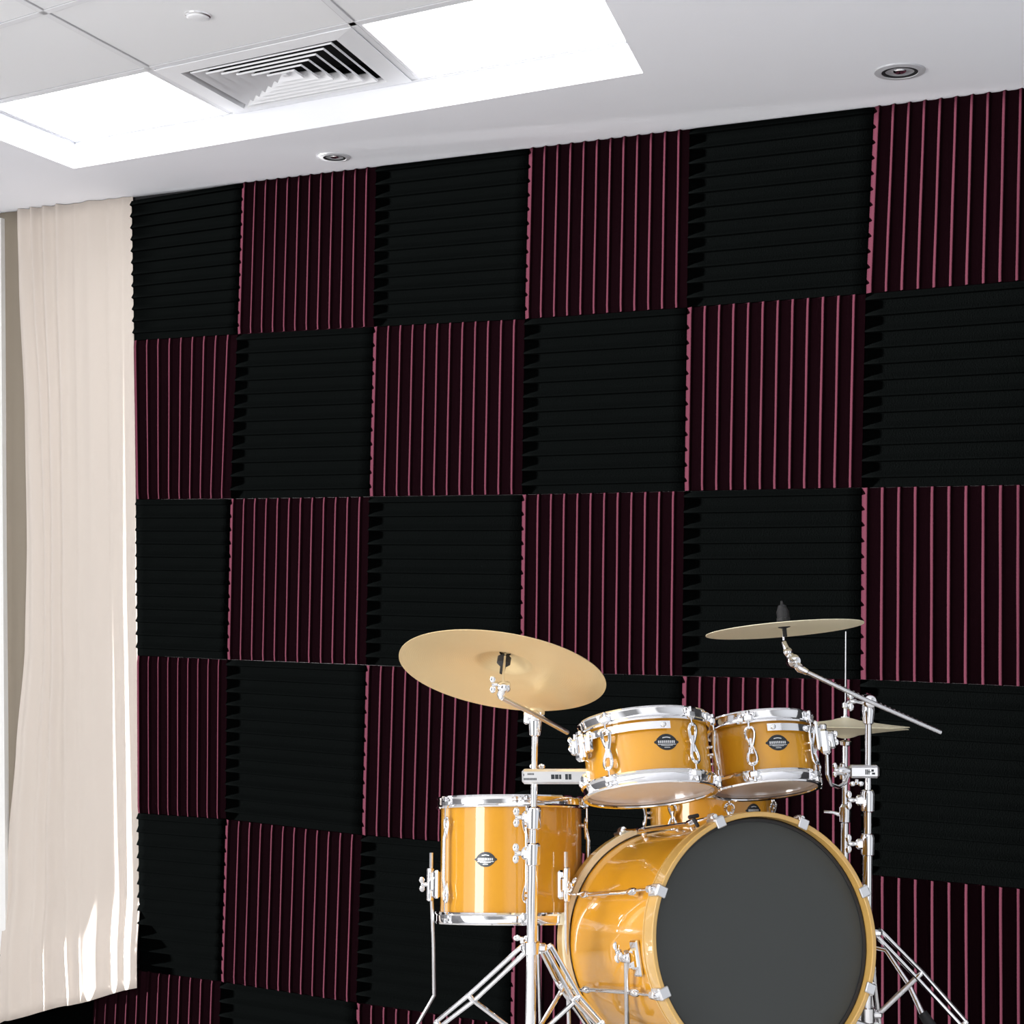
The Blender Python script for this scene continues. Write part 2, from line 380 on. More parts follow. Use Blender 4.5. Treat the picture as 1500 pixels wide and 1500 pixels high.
# ================================================================ curtain
def interp(tab, y):
    if y <= tab[0][0]: return tab[0][1]
    for (a, b), (c_, d) in zip(tab, tab[1:]):
        if y <= c_:
            k = (y-a)/(c_-a); k = k*k*(3-2*k)*.5+k*.5; return b+(d-b)*k
    return tab[-1][1]
def cloth(name, m, ledge, redge, top, hem, folds, depth, base, label, n=170, rows_=70):
    """ledge/redge: tables (pixel row -> pixel column) read on the photo; hung at distance base from the wall"""
    vs = []
    for r in range(rows_+1):
        t = r/rows_
        for k in range(n+1):
            s_ = k/n
            xl0 = interp(ledge, 300+1200*t); xr0 = interp(redge, 300+1200*t); x = xl0+(xr0-xl0)*s_
            yt = interp(top, x); yb = interp(hem, x); y = yt+(yb-yt)*t
            xl = interp(ledge, y); xr = interp(redge, y); x = xl+(xr-xl)*s_
            d = 0
            for (c0, c1, c2, w_, a0, a1) in folds:
                cc = c0+(c1-c0)*min(1, t*2) if t < .5 else c1+(c2-c1)*(t*2-1)
                d += (a0+(a1-a0)*t)*math.exp(-((s_-cc)/w_)**2)
            d += .0006*math.sin(s_*23+t*4)+.0006*math.sin(t*11+s_*9)
            edge = 1-.6*math.exp(-(s_/.02)**2)
            p = onY(x, y, -base-.002); k_ = min(1, max(0, (y-1300)/105)); k_ = k_*k_*(3-2*k_); p.y = -base-.026*k_-.004-max(-.0, (depth*.15+d)*edge)
            if r == 0: p.z = H-.002
            vs.append(p)
    m1 = n+1
    fs = [(r*m1+k, r*m1+k+1, (r+1)*m1+k+1, (r+1)*m1+k) for r in range(rows_) for k in range(n)]
    mb = MB().add(vs, fs); o = mb.build(name, m, smooth=True, loc=V((vs[n//2].x, -base, H)), sharp=180)
    sm = o.modifiers.new('thickness', 'SOLIDIFY'); sm.thickness = .0018; sm.offset = -1
    return tag(o, label, 'curtain', 'drapes hanging at the left of the wall')
base = .004
top = [(-60, 327), (200, 296)]
cloth('curtain', M_lining, [(300, -4), (1500, 2)], [(300, 44), (700, 48), (1000, 42), (1230, 30), (1500, 24)], top, [(-60, 1300), (60, 1290)],
      [(.3, .3, .35, .14, .003, .003), (.75, .7, .7, .15, .003, .002)], .002, .001, 'narrow taupe inner drape at the far left, behind the cream curtain', 40, 50)
folds = [  # centre at top, middle, bottom (0..1 across), width, height at top and bottom
    (.04, .09, .10, .040, .022, .020),
    (.15, .20, .24, .024, .026, .006),
    (.25, .27, .36, .028, .022, .022),
    (.37, .36, .52, .030, .024, .010),
    (.50, .48, .60, .022, .006, .004),
    (.64, .62, .70, .060, .018, .010),
    (.80, .79, .86, .030, .009, .006),
    (.92, .91, .95, .030, .007, .005)]
cloth('curtain', M_curt, [(300, 26), (420, 29), (600, 37), (800, 40), (950, 37), (1100, 24), (1230, 13), (1350, 8), (1500, 6)], [(297, 195), (1445, 208)], top,
      [(0, 1500), (15, 1493), (110, 1470), (208, 1445)], folds, .008, base+.006, 'long cream white curtain hanging in folds beside the foam wall')
# white window jamb at the far left
q = [onY(-14, 325, -base), onY(8, 321, -base), onY(16, 1480, -base), onY(4, 1480, -base)]
struct(MB().prism([V((p.x, -.001, min(p.z, H-.001))) for p in q], V((0, -.030, 0))), 'window_1', M_frame, smooth=False)

# ================================================================ drum kit
def circ(n, off=0): return [2*PI*k/n+off for k in range(n)]
def cylpt(C, ax, R, ang, h):
    """ang 0 faces the viewer, positive to the right"""
    r, u, t_ = ax; return C+(t_*math.cos(ang)+r*math.sin(ang))*R+u*h
def badge(C, ax, R, ang, h, w, hh, parent):
    out = []; N = 40
    for k in range(N):
        a = 2*PI*k/N; ca, sa = math.cos(a), math.sin(a)
        x = ca*w/2*(1 if abs(ca) > .93 else .93); y = sa*hh/2*(1-.55*abs(ca)**3) 
        if abs(ca) > .86: y *= .75
        out.append((x, y))
    def patch(pts, rr, th=.0012):
        k = len(pts); f = []; b = []
        for (x, y) in pts:
            f.append(cylpt(C, ax, R+rr+th, ang+x/R, h+y)); b.append(cylpt(C, ax, R+rr-.001, ang+x/R, h+y))
        cx = sum(p_[0] for p_ in pts)/k; cy = sum(p_[1] for p_ in pts)/k
        vs = f+b+[cylpt(C, ax, R+rr+th, ang+cx/R, h+cy)]
        return vs, [(i, (i+1) % k, 2*k) for i in range(k)]+[(i, k+i, k+(i+1) % k, (i+1) % k) for i in range(k)]
    rim = MB(); rim.add(*patch([(x*1.06, y*1.08) for x, y in out], 0)); b = rim.build('badge', M_badge, parent, label='dark shield shaped maker badge')
    mk = MB()
    def bar_(x0, x1, y0, y1, sl=0):
        n = 5; pts = [(x0+(x1-x0)*i/n, y0+sl*abs((i/n-.5))) for i in range(n+1)]+[(x1+(x0-x1)*i/n, y1+sl*abs((i/n-.5))) for i in range(n+1)]
        mk.add(*patch(pts, .0013, .0004))
    bar_(-w*.17, w*.17, hh*.30, hh*.36, -.10*hh)
    for k in range(9):
        x = -w*.36+k*w*.082; bar_(x, x+w*.05, -hh*.07, hh*.10)
    bar_(-w*.38, w*.38, -hh*.17, -hh*.13); bar_(-w*.25, w*.25, -hh*.27, -hh*.23, .08*hh); bar_(-w*.12, w*.12, -hh*.38, -hh*.34)
    mk.build('lettering', M_silver, b, smooth=False)
def butterfly_lug(C, ax, R, ang, h, L, wd, parent, tube=False, rods=True, htop=0, hbot=0):
    """teardrop bridge lug: two open loops joined in the middle, clear of the shell"""
    r, u, t_ = ax; n = t_*math.cos(ang)+r*math.sin(ang); tg = u.cross(n)
    o = C+n*R+u*h
    mb = MB()
    if not tube:
        pts = []
        N = 36
        for k in range(N):
            a = 2*PI*k/N
            y = math.cos(a)*L/2; x = wd/2*(.18+1.5*abs(math.cos(a))**1.1)*math.sin(a)
            d = .013+.006*abs(math.cos(a))
            pts.append(o+tg*x+u*y+n*d)
        mb.sweep(pts, .0042, 8, closed=True)
        mb.rod(o+u*(-L*.22)+n*.014, o+u*(L*.22)+n*.014, wd*.17, 10)
        for s_ in (-1, 1):
            mb.rod(o+u*(s_*L*.10)-n*.001, o+u*(s_*L*.10)+n*.014, wd*.15, 10)
            mb.rod(o+u*(s_*L*.53)+n*.018, o+u*(s_*L*.44)+n*.018, .0058, 10)
    else:
        for s_ in (-1, 1):
            pts = []
            for k in range(24):
                a = 2*PI*k/24
                pts.append(o+u*(s_*(L/2-.028+.026*math.cos(a)))+tg*(wd/2*math.sin(a)*(.55+.45*math.cos(a)))+n*.014)
            mb.sweep(pts, .004, 8, closed=True)
            mb.rod(o+u*(s_*(L/2-.02))-n*.001, o+u*(s_*(L/2-.02))+n*.017, wd*.22, 12)
        mb.sweep([o+u*(-L/2+.03)+n*.014, o+u*(-L/2+.06)+n*.02, o+u*(L/2-.06)+n*.02, o+u*(L/2-.03)+n*.014], .0058, 12)
    lug = mb.build('lug', M_chrome, parent)
    for e in (htop, hbot):
        rd = MB(); s_ = 1 if e > h else -1
        rd.cyl(o+u*(s_*L*.45)+n*.017, C+u*e+n*(R+.017), .0028, 8)
        rd.rod(C+u*(e-s_*.004)+n*(R+.017), C+u*(e+s_*.010)+n*(R+.017), .0055, 8)
        rd.build('tension_rod', M_chrome, lug)
def drum(name, label, C, ax, R, Hh, lugs, bang, parent_loc=None, tube=False, LL=None, skins=(M_skin, M_skin), hoop=.027, bw=.058, bh=.036, bhh=0.0, group=None, cat='drum', ears=True):
    r, u, t_ = ax
    t = thing(name, label, cat, C-u*(Hh/2), group)
    MB().lathe(C, u, [(R, -Hh/2), (R, -Hh/4), (R, 0), (R, Hh/4), (R, Hh/2), (R-.008, Hh/2), (R-.008, -Hh/2)], 96, closed=True).build('shell', M_amber, t)
    for s_ in (1, -1):
        e = Hh/2*s_
        prof = [(R+.004, -.015), (R+.013, -.015), (R+.015, -.011), (R+.0105, -.006), (R+.0105, hoop-.018), (R+.013, hoop-.014), (R+.011, hoop-.010), (R+.002, hoop-.011), (R+.001, hoop-.014), (R+.005, hoop-.018), (R+.005, -.008)]
        prof = [(a, e+s_*b) for a, b in prof]
        hp = MB().lathe(C, u, prof, 96, closed=True)
        for a in lugs:
            n = t_*math.cos(a)+r*math.sin(a); tg = u.cross(n)
            hp.box(C+n*(R+.015)+u*(e-s_*.004), (tg, u, n), (.026, .020, .016), .3)
            hp.box(C+n*(R+.011)+u*(e+s_*(hoop-.022)), (tg, u, n), (.034, .012, .010), .3)
        hp.build('hoop', M_chrome, t)
        MB().lathe(C, u, [(0, e+s_*.005), (R*.5, e+s_*.005), (R*.96, e+s_*.005), (R+.004, e+s_*.002), (R+.004, e-s_*.012)], 64).build('drum_head', skins[0 if s_ > 0 else 1], t)
    for a in lugs:
        butterfly_lug(C, ax, R, a, 0, LL or Hh*.62, .026, t, tube, True, Hh/2+.005, -Hh/2-.005)
    if bang is not None: badge(C, ax, R, bang, bhh, bw, bh, t)
    return t
def wing(mb, c, axis, dirv, s_=1.0):
    """wing nut: hub along axis, ears along dirv"""
    axis = axis.normalized(); dirv = (dirv-axis*dirv.dot(axis)).normalized(); o = axis.cross(dirv)
    mb.rod(c-axis*.008*s_, c+axis*.010*s_, .0065*s_, 12)
    for k in (-1, 1): mb.ball(c+dirv*(.014*s_*k)+axis*.007*s_, .011*s_, 12, (dirv, axis, o), (1, .75, .35))
def arm_axes(a, b, hint):
    d = (V(b)-V(a)).normalized(); n = (hint-d*hint.dot(d)).normalized(); return d, n, d.cross(n)

# ---- bass drum
Fr = frame(1124, 1378, yaw=29.5)
bC = at(1124, 1378, 3.92)
r_, u_, t_ = Fr
bt = thing('bass_drum', 'large amber lacquered bass drum with charcoal front head', 'bass drum', bC-u_*.305-t_*.25)
BR, BL = .288, .580
Y = lambda h: -h
shell = MB().lathe(bC, -t_, [(BR, .052), (BR, .16), (BR, .28), (BR, .40), (BR, BL-.052), (BR-.01, BL-.052), (BR-.01, .052)], 128, closed=True)
sh = shell.build('shell', M_amber, bt)
for (h0, h1) in ((0, .050), (BL-.050, BL)):
    MB().lathe(bC, -t_, [(BR+.005, h0+.002), (BR+.007, h0), (BR+.015, h0), (BR+.017, h0+.002), (BR+.017, h1-.002), (BR+.015, h1), (BR+.007, h1), (BR+.005, h1-.002)], 128, closed=True).build('hoop', M_hoop, bt)
    k = h0-.002 if h0 > 0 else h1-.006
    MB().lathe(bC, -t_, [(BR+.004, k), (BR+.0185, k), (BR+.0185, k+(.014 if h0 > 0 else .006)), (BR+.004, k+(.014 if h0 > 0 else .006))], 128, closed=True).build('hoop_inlay', M_edge if h0 > 0 else M_hoop, bt)
MB().lathe(bC, -t_, [(0, .026), (.12, .026), (.22, .026), (BR-.012, .027), (BR-.004, .029), (BR+.004, .028), (BR+.0045, .05)], 96).build('front_head', M_head, bt)
MB().lathe(bC, -t_, [(BR-.006, .025), (BR+.001, .0245), (BR+.005, .028), (BR-.006, .029)], 96, closed=True).build('head_collar', M_rubber, bt)
MB().lathe(bC, -t_, [(0, BL-.02), (.2, BL-.02), (BR+.004, BL-.02)], 96).build('rear_head', M_skin, bt)
# claws, rods, tube lugs around the drum, ten of them
for k in range(8):
    a = math.radians(23+k*45)
    n = r_*math.cos(a)+u_*math.sin(a); tg = t_.cross(n)
    for sgn, e in ((1, 0), (-1, -BL)):
        o = bC+t_*e
        cl = MB()
        cl.box(o+n*(BR+.021)-t_*(sgn*.018), (tg, n, t_), (.030, .010, .042), .3)
        cl.box(o+n*(BR+.012)+t_*(sgn*.003), (tg, n, t_), (.026, .026, .007), .3)
        cl.box(o+n*(BR+.028)-t_*(sgn*.030), (tg, n, t_), (.018, .016, .030), .35)
        c_ = cl.build('claw', M_satin, bt)
        rd = MB(); rd.cyl(o+n*(BR+.028)-t_*(sgn*.02), o+n*(BR+.022)-t_*(sgn*.155), .0034, 10)
        rd.rod(o+n*(BR+.0285)-t_*(sgn*.008), o+n*(BR+.0285)-t_*(sgn*.02), .0065, 10)
        rd.rod(o+n*(BR+.024)-t_*(sgn*.125), o+n*(BR+.022)-t_*(sgn*.165), .0062, 12)
        rd.build('tension_rod', M_chrome, c_)
    lg = MB()
    m0, m1 = bC+n*(BR+.019)-t_*.150, bC+n*(BR+.019)-t_*(BL-.150)
    lg.cyl(m0, m1, .0058, 12)
    for q in (m0, m1):
        s2 = 1 if q is m0 else -1
        lg.sweep([q+t_*(.03*s2), q+t_*(.018*s2), q, q-t_*(.022*s2)], [.004, .0095, .0105, .006], 12)
        lg.rod(q-n*.020, q+n*.004, .008, 12)
    lg.build('lug', M_chrome, bt)
# spurs
def spur(ang, ts, footpx, foot_d):
    a = math.radians(ang); n = r_*math.cos(a)+u_*math.sin(a); tg = t_.cross(n)
    o = bC+n*BR-t_*ts
    pl = MB(); pl.box(o+n*.004, (tg, t_, n), (.085, .040, .012), .35)
    pl.box(o+n*.014, (tg, t_, n), (.050, .024, .02), .3); s0 = pl.build('spur_bracket', M_chrome, bt)
    kn = MB(); c0 = o+n*.03-tg*.005; kn.rod(c0-t_*.022, c0+t_*.022, .013, 16); kn.rod(c0+n*.0, c0+n*.02+u_*.012, .009, 12); wing(kn, c0+n*.018+u_*.016, n, u_); kn.build('spur_joint', M_chrome, s0)
    ft = at(*footpx, foot_d)
    sp = MB(); sp.sweep([c0+u_*.015, c0+(ft-c0)*.1, ft+(c0-ft)*.06], .0065, 12); sp.build('spur_leg', M_satin, s0)
    f = MB(); f.rod(ft+(c0-ft)*.10, ft, .011, 12); f.build('rubber_foot', M_rubber, s0)
spur(188, .12, (919, 1515), 4.03)
spur(-34, .12, (1300, 1512), 4.10)
# T-handle key on the top left claw
k0 = at(1016, 1199, 3.99)
mb = MB(); mb.rod(k0, k0+r_*.012-u_*.02, .005, 10); mb.rod(k0-r_*.014+u_*.002, k0+r_*.014+u_*.008, .005, 10); mb.build('tuning_key', M_rubber, bt)

# riser under the bass drum, out of the picture
fx = V((r_.x, r_.y, 0)).normalized(); fy = UP.cross(fx)
cR = bC-t_*.27; lowz = min((bC-u_*(BR+.017)).z, (bC-t_*BL-u_*(BR+.017)).z)-.003
rb = MB().box((cR.x+fx.x*.01, cR.y+fx.y*.01, lowz/2), (fx, fy, UP), (.42, .56, lowz), .02)
tag(rb.build('drum_riser', M_carpet, smooth=False, loc=(cR.x, cR.y, 0)), 'black carpeted block under the bass drum', 'riser')

# ---- rack toms
D1 = 4.00
ax1 = frame(948, 1100, pitch=12, roll=5)
C1 = at(948, 1111, D1)
lug1 = [math.radians(a) for a in (-86, -50, -19, 38, 78, 120, 180, 235)]
lug1 = [math.radians(a) for a in (-33, 42, 82, 130, 180, 228)]
tom1 = drum('rack_tom', 'larger amber rack tom on the left, above the bass drum', C1, ax1, .152, .150, lug1, math.radians(19), group='rack toms over the bass drum', bhh=.005)
ax2 = frame(1118, 1096, pitch=11, roll=5.5)
C2 = at(1117, 1107, 4.13)
lug2 = [math.radians(a) for a in (-90, -10, 62, 110, 160, 215)]
tom2 = drum('rack_tom', 'smaller amber rack tom on the right, below the small cymbal', C2, ax2, .1255, .147, lug2, math.radians(19), group='rack toms over the bass drum', bhh=.006)
# suspension half rings below the top hoops
for (C, ax, R, Hh, a0, a1, tm) in ((C1, ax1, .152, .150, -100, 22, tom1), (C2, ax2, .1255, .147, 8, 100, tom2)):
    r, u, tt = ax
    mb = MB().lathe(C, u, [(R+.010, Hh/2-.040), (R+.014, Hh/2-.040), (R+.014, Hh/2-.022), (R+.010, Hh/2-.022)], 40, closed=True, arc=(math.radians(a0), math.radians(a1)), start=tt)
    for a in (a0+6, (a0+a1)/2, a1-6):
        p_ = cylpt(C, ax, R+.016, math.radians(a), Hh/2-.031); mb.ball(p_, .007, 10)
    mb.build('suspension_ring', M_chrome, tm)
def tom_bracket(C, ax, R, Hh, ang, tm, side):
    r, u, tt = ax; a = math.radians(ang); n = tt*math.cos(a)+r*math.sin(a); tg = u.cross(n)
    o = C+n*(R+.018)+u*(Hh/2-.045)
    mb = MB(); mb.box(o, (tg, u, n), (.050, .050, .018), .25); mb.box(o+n*.014-u*.012, (tg, u, n), (.030, .062, .024), .25)
    mb.rod(o+n*.03+u*.008, o+n*.03-u*.03, .012, 14); mb.box(o-tg*.03+u*.0, (tg, u, n), (.018, .075, .010), .3)
    b = mb.build('mount_bracket', M_chrome, tm)
    k = MB(); wing(k, o+n*.038-u*.005, n, u, .75); k.build('wing_bolt', M_chrome, b)
    return o+n*.03
m1 = tom_bracket(C1, ax1, .152, .150, -57, tom1, -1)
m2 = tom_bracket(C2, ax2, .1255, .147, 84, tom2, 1)

# ---- floor tom
ax3 = frame(748, 1260, pitch=0.6, roll=0)
C3 = at(749, 1260, 4.50)
lug3 = [math.radians(a) for a in (-57, 11, 78, 130, 180, 235)]
tom3 = drum('floor_tom', 'tall amber floor tom standing behind the left cymbal stand', C3, ax3, .194, .303, lug3, math.radians(-20.5), tube=True, LL=.225, bw=.060, bh=.036, bhh=-.0)
def ft_leg(ang, brk_h, pts, d):
    r, u, tt = ax3; a = math.radians(ang); n = tt*math.cos(a)+r*math.sin(a); tg = u.cross(n)
    o = C3+n*.194+u*brk_h
    b = MB(); b.box(o+n*.010, (tg, u, n), (.036, .075, .018), .3); b.box(o+n*.022, (tg, u, n), (.026, .040, .020), .3); b.rod(o+n*.028-u*.045, o+n*.028+u*.045, .010, 12)
    bo = b.build('leg_bracket', M_chrome, tom3)
    w = MB(); wing(w, o+n*.044, n, u+tg*.6, .95); w.build('wing_bolt', M_chrome, bo)
    base_ = o+n*.026
    P_ = [base_+u*.085, base_, ]+[q for q in pts(base_)]
    MB().sweep(P_, .0052, 10).build('leg', M_satin, tom3)
    MB().rod(P_[-1]+V((0, 0, .035)), P_[-1], .011, 12).build('rubber_foot', M_rubber, tom3)
def leg_left(b):
    p1 = at(636, 1458, 4.5); p2 = at(612, 1500, 4.47); return [at(635, 1380, 4.5), p1, p2, V((p2.x-.03, p2.y-.03, .3)), V((p2.x-.03, p2.y-.03, .012))]
ft_leg(-91, -.065, leg_left, 4.5)
ft_leg(41, -.065, lambda b: [b-ax3[1]*.14, V((b.x+.03, b.y-.02, .55)), V((b.x+.05, b.y-.04, .012))], 4.4)
ft_leg(160, -.065, lambda b: [b-ax3[1]*.14, V((b.x, b.y+.04, .5)), V((b.x, b.y+.05, .012))], 4.7)

# ---- snare behind
ax4 = frame(1042, 1190, pitch=-1.5, roll=0)
C4 = at(1042, 1194, 4.62)
lug4 = [math.radians(a) for a in (-82, -34, 15, 62, 110, 150, 200, 240)]
snare = drum('snare_drum', 'shallow amber snare drum peeking out between rack toms and bass drum', C4, ax4, .172, .125, lug4, math.radians(42), bw=.052, bh=.034, LL=.07, bhh=.016)
st = thing('snare_stand', 'chrome stand carrying the snare drum behind the bass drum', 'drum stand', V((C4.x, C4.y, 0)))
zc = C4.z-.0625-.02
MB().cyl(V((C4.x, C4.y, .25)), V((C4.x, C4.y, zc-.08)), .012, 16).build('pole', M_chrome, st)
for a in circ(3, .4):
    d = V((math.cos(a), math.sin(a), 0))
    MB().sweep([V((C4.x, C4.y, zc-.08)), V((C4.x, C4.y, zc-.05))+d*.13, V((C4.x, C4.y, zc-.01))+d*.155], .006, 10).build('basket_arm', M_chrome, st)
    MB().sweep([V((C4.x, C4.y, .30))+d*.01, V((C4.x, C4.y, .02))+d*.16], .007, 10).build('leg', M_chrome, st)

# ---- cymbals
def cymbal(name, label, C, ax, R, flip=1, bell=.18, bow=.035, bh=.018, group=None, parent=None, mat_=None):
    r, u, tt = ax; prof = []
    rb = R*bell
    def hgt(x):
        if x < rb: return bow+bh*math.cos(x/rb*PI/2)
        k = (x-rb)/(R-rb); return bow*(1-k)*(1-.25*k)
    xs = [.006]+[rb*k/8 for k in range(1, 9)]+[rb+(R-rb)*k/22 for k in range(1, 23)]
    prof = [(x, flip*hgt(x)) for x in xs]+[(x, flip*(hgt(x)-.0018)) for x in reversed(xs)]
    o = C-u*(flip*(bow+.012))
    Mx = Matrix((r, tt, u)).transposed() ; 
    mb = MB().lathe(V((0, 0, 0)), V((0, 0, 1)), prof, 128, closed=True)
    ob = mb.build(name, mat_ or M_cymb, smooth=True, loc=(0, 0, 0), sharp=60)
    ob.matrix_world = Matrix.Translation(o) @ Matrix((r, -tt, u)).transposed().to_4x4()
    return tag(ob, label, 'cymbal', group)
axA = frame(736, 975, pitch=21, roll=-9.1)
CA = at(739, 963, 3.96)
cymbal('crash_cymbal', 'large bronze crash cymbal tilted on the left boom stand, underside showing', CA, axA, .252, bow=.026, bell=.27, bh=.030)
axB = frame(1148, 922, pitch=5.4, roll=5.0)
CB = at(1148, 912, 4.40)
cymbal('crash_cymbal', 'smaller thin cymbal on the right boom above the right rack tom', CB, axB, .211, bow=.006, bell=.16, bh=.005, mat_=M_pale)
axH = frame(1238, 1062, pitch=-1, roll=-1)
CH = at(1238, 1063, 4.70)
cymbal('hi_hat_cymbal', 'upper hi-hat cymbal of the pair behind the right rack tom', at(1238, 1049, 4.70), axH, .180, bow=.016, bell=.22, bh=.008, group='hi-hat cymbals', mat_=M_pale)
cymbal('hi_hat_cymbal', 'lower hi-hat cymbal of the pair, facing down behind the right rack tom', at(1238, 1083, 4.70), frame(1238, 1062, pitch=1, roll=-1), .178, flip=-1, bow=.018, bell=.22, bh=.010, group='hi-hat cymbals', mat_=M_pale)

# ---- left cymbal stand
zp = 4.06
pole_top = at(784, 1060, zp); foot = V((pole_top.x, pole_top.y, 0))
def onpole(P0, y):  # plumb line through P0, at the height seen at pixel row y
    q = P0.copy()
    for _ in range(12):
        d = q-CAM; z_ = d.dot(FW); yy = 750+F*d.dot(DN)/z_; q.z += (yy-y)*z_/F
    return q
st = thing('cymbal_stand', 'chrome boom cymbal stand at the left, in front of the floor tom', 'cymbal stand', foot, 'chrome cymbal stands')
pp = lambda y: onpole(pole_top, y)
p = MB(); p.cyl(pp(1060), pp(1205), .0085, 20); p.build('upper_tube', M_chrome, st)
p = MB(); p.cyl(pp(1195), pp(1262), .0108, 20); p.build('middle_tube', M_chrome, st)
p = MB(); p.cyl(pp(1255), V((foot.x, foot.y, .12)), .0130, 24); p.build('lower_tube', M_chrome, st)
for yy, sgn in ((1197, -1), (1250, -1)):
    c0 = pp(yy); m_ = MB(); m_.lathe(c0, UP, [(.012, -.03), (.018, -.026), (.0185, .016), (.016, .024), (.012, .026)], 24)
    m_.box(c0-RX*.018, (RX, UP, FW), (.022, .030, .020), .3); cl = m_.build('height_clamp', M_chrome, st)
    w = MB(); w.rod(c0-RX*.02, c0-RX*.034, .006, 10); wing(w, c0-RX*.036, -RX, UP+RX*.2, 1.0); w.build('wing_nut', M_chrome, cl)
# tilter clamp at the top
c0 = pp(1050); m_ = MB(); m_.lathe(c0, UP, [(.006, -.05), (.014, -.045), (.017, -.01), (.013, .01), (.006, .016)], 24)
m_.box(c0+UP*.006, (RX, UP, FW), (.046, .032, .026), .35); m_.rod(c0-FW*.03+UP*.005, c0+FW*.03+UP*.005, .013, 16)
m_.box(c0-RX*.022+UP*.004, (RX, UP, FW), (.014, .045, .016), .3); bc = m_.build('boom_clamp', M_chrome, st)
bA = at(735, 1022, 3.86); bB = at(831, 1073, 4.14)
cc = at(782, 1046, 4.02)
MB().sweep([bA, cc, bB], .0062, 12).build('boom_arm', M_satin, st)
tl = MB(); jt = at(738, 1006, 3.86); cyA = CA
up_ = axA[1]
tl.sweep([bA, at(733, 1018, 3.86), jt], [.008, .009, .010], 12)
tl.rod(jt-RX*.014, jt+RX*.016, .013, 16); tl.ball(jt+DN*.0, .015, 14)
tl.rod(jt+FW*-.02, jt+FW*.015, .010, 14)
tlo = tl.build('cymbal_tilter', M_chrome, st)
w = MB(); wing(w, jt-RX*.020-DN*.006, -RX, UP-RX*.5, .85); w.build('wing_nut', M_chrome, tlo)
MB().sweep([jt, at(737, 990, 3.88), CA+up_*.02, CA+up_*.05], [.0035, .003, .003, .003], 10).build('cymbal_post', M_chrome, tlo)
MB().lathe(CA-up_*.012, up_, [(.004, -.030), (.006, -.030), (.007, -.012), (.012, -.008), (.0165, -.004), (.0165, .012), (.012, .016), (.004, .016)], 24).build('felt_seat', M_rubber, tlo)
m_ = MB(); m_.lathe(CA+up_*.010, up_, [(0, .03), (.008, .03), (.014, .024), (.014, 0)], 20); m_.build('top_nut', M_rubber, tlo)
# tripod
def dleg(parent, a, b, c_, foot_, w=.0095, r=.0060, name='leg', fr=.013):
    """double-braced flat leg a->b->c->foot"""
    s0 = (b-a).normalized(); o = s0.cross(FW).normalized()*w
    m_ = MB()
    for k in (-1, 1): m_.sweep([a+o*k*.9, b+o*k, c_+o*k*.8, foot_+V((0, 0, .05))], r, 10)
    for q in (a, b, c_): m_.rod(q-o*1.3, q+o*1.3, r*1.15, 10)
    lo = m_.build(name, M_chrome, parent)
    MB().rod(foot_+V((0, 0, .07)), foot_, fr, 14).build('rubber_foot', M_rubber, lo)
    return lo
cl0 = pp(1388); m_ = MB(); m_.lathe(cl0, UP, [(.012, -.016), (.020, -.014), (.020, .014), (.012, .016)], 24)
hl = at(768, 1390, 4.05); hr = at(803, 1388, 4.05)
m_.box((cl0+hl)/2, (RX, UP, FW), (.035, .020, .018), .3); m_.box((cl0+hr)/2, (RX, UP, FW), (.035, .020, .018), .3)
m_.build('leg_collar', M_chrome, st)
m_ = MB(); wing(m_, at(765, 1378, 4.05), UP, RX, .9); m_.build('wing_nut', M_chrome, st)
def gf(q, dx, dy=0): return V((q.x+dx*RX.x+dy*FW.x, min(q.y+dx*RX.y+dy*FW.y, -.07), .0))
e = at(642, 1500, 4.0); dleg(st, hl, at(690, 1462, 4.02), e, gf(e, -.22, -.02))
e = at(880, 1500, 3.95); dleg(st, hr, at(845, 1462, 4.0), e, gf(e, .10, -.05))
e = at(868, 1508, 4.20); dleg(st, at(797, 1392, 4.1), at(822, 1440, 4.15), e, gf(e, .05, .3), w=.008)
cl2 = V((foot.x, foot.y, .16)); m_ = MB(); m_.lathe(cl2, UP, [(.012, -.02), (.02, -.018), (.02, .018), (.012, .02)], 24); m_.build('brace_collar', M_chrome, st)
e2 = onpole(pole_top, 1528)
for q in (at(693, 1465, 4.02), at(848, 1462, 4.0), at(826, 1445, 4.15)):
    m_ = MB(); o = (e2-q).cross(FW).normalized()*.004; m_.sweep([q, e2], .0062, 10, ); m_.build('brace', M_chrome, st)

# ---- tom holder clamp bars (hold the toms on the stands)
def clamp_bar(label, a, b, h, th, marks):
    c0 = (a+b)/2; d, n, o = arm_axes(a, b, UP)
    t = thing('tom_clamp', label, 'drum clamp', c0, 'clamps holding the rack toms')
    m_ = MB(); m_.box(c0, (d, n, o), ((b-a).length, h, th), .2); m_.build('clamp_body', M_satin, t)
    mk = MB(); s_ = -1 if o.dot(FW) > 0 else 1
    for (x0, x1, y0, y1) in marks:
        L = (b-a).length; mk.box(a+d*(L*(x0+x1)/2)+n*(h*(y0+y1)/2)+o*(s_*(th/2+.0003)), (d, n, o), (L*(x1-x0), h*(y1-y0), .0012), .1)
    mk.build('engraved_marks', M_badge, t)
    return t, d, n, o*s_
mk = [(.04+.022*k, .04+.022*k+.014, -.22, -.08) for k in range(9)]+[(.10+.02*k, .10+.02*k+.012, .12, .24) for k in range(5)]
mk += [(.45, .50, -.15, .15), (.51, .56, -.15, .15), (.57, .60, -.15, .15), (.66, .70, -.18, .18), (.71, .75, -.18, .18), (.035, .045, .05, .2)]
ta, d, n, o = clamp_bar('long silver clamp bar across the left cymbal stand, reaching to the larger rack tom', at(766, 1137, 4.05), at(864, 1137, 4.0), .037, .030, mk)
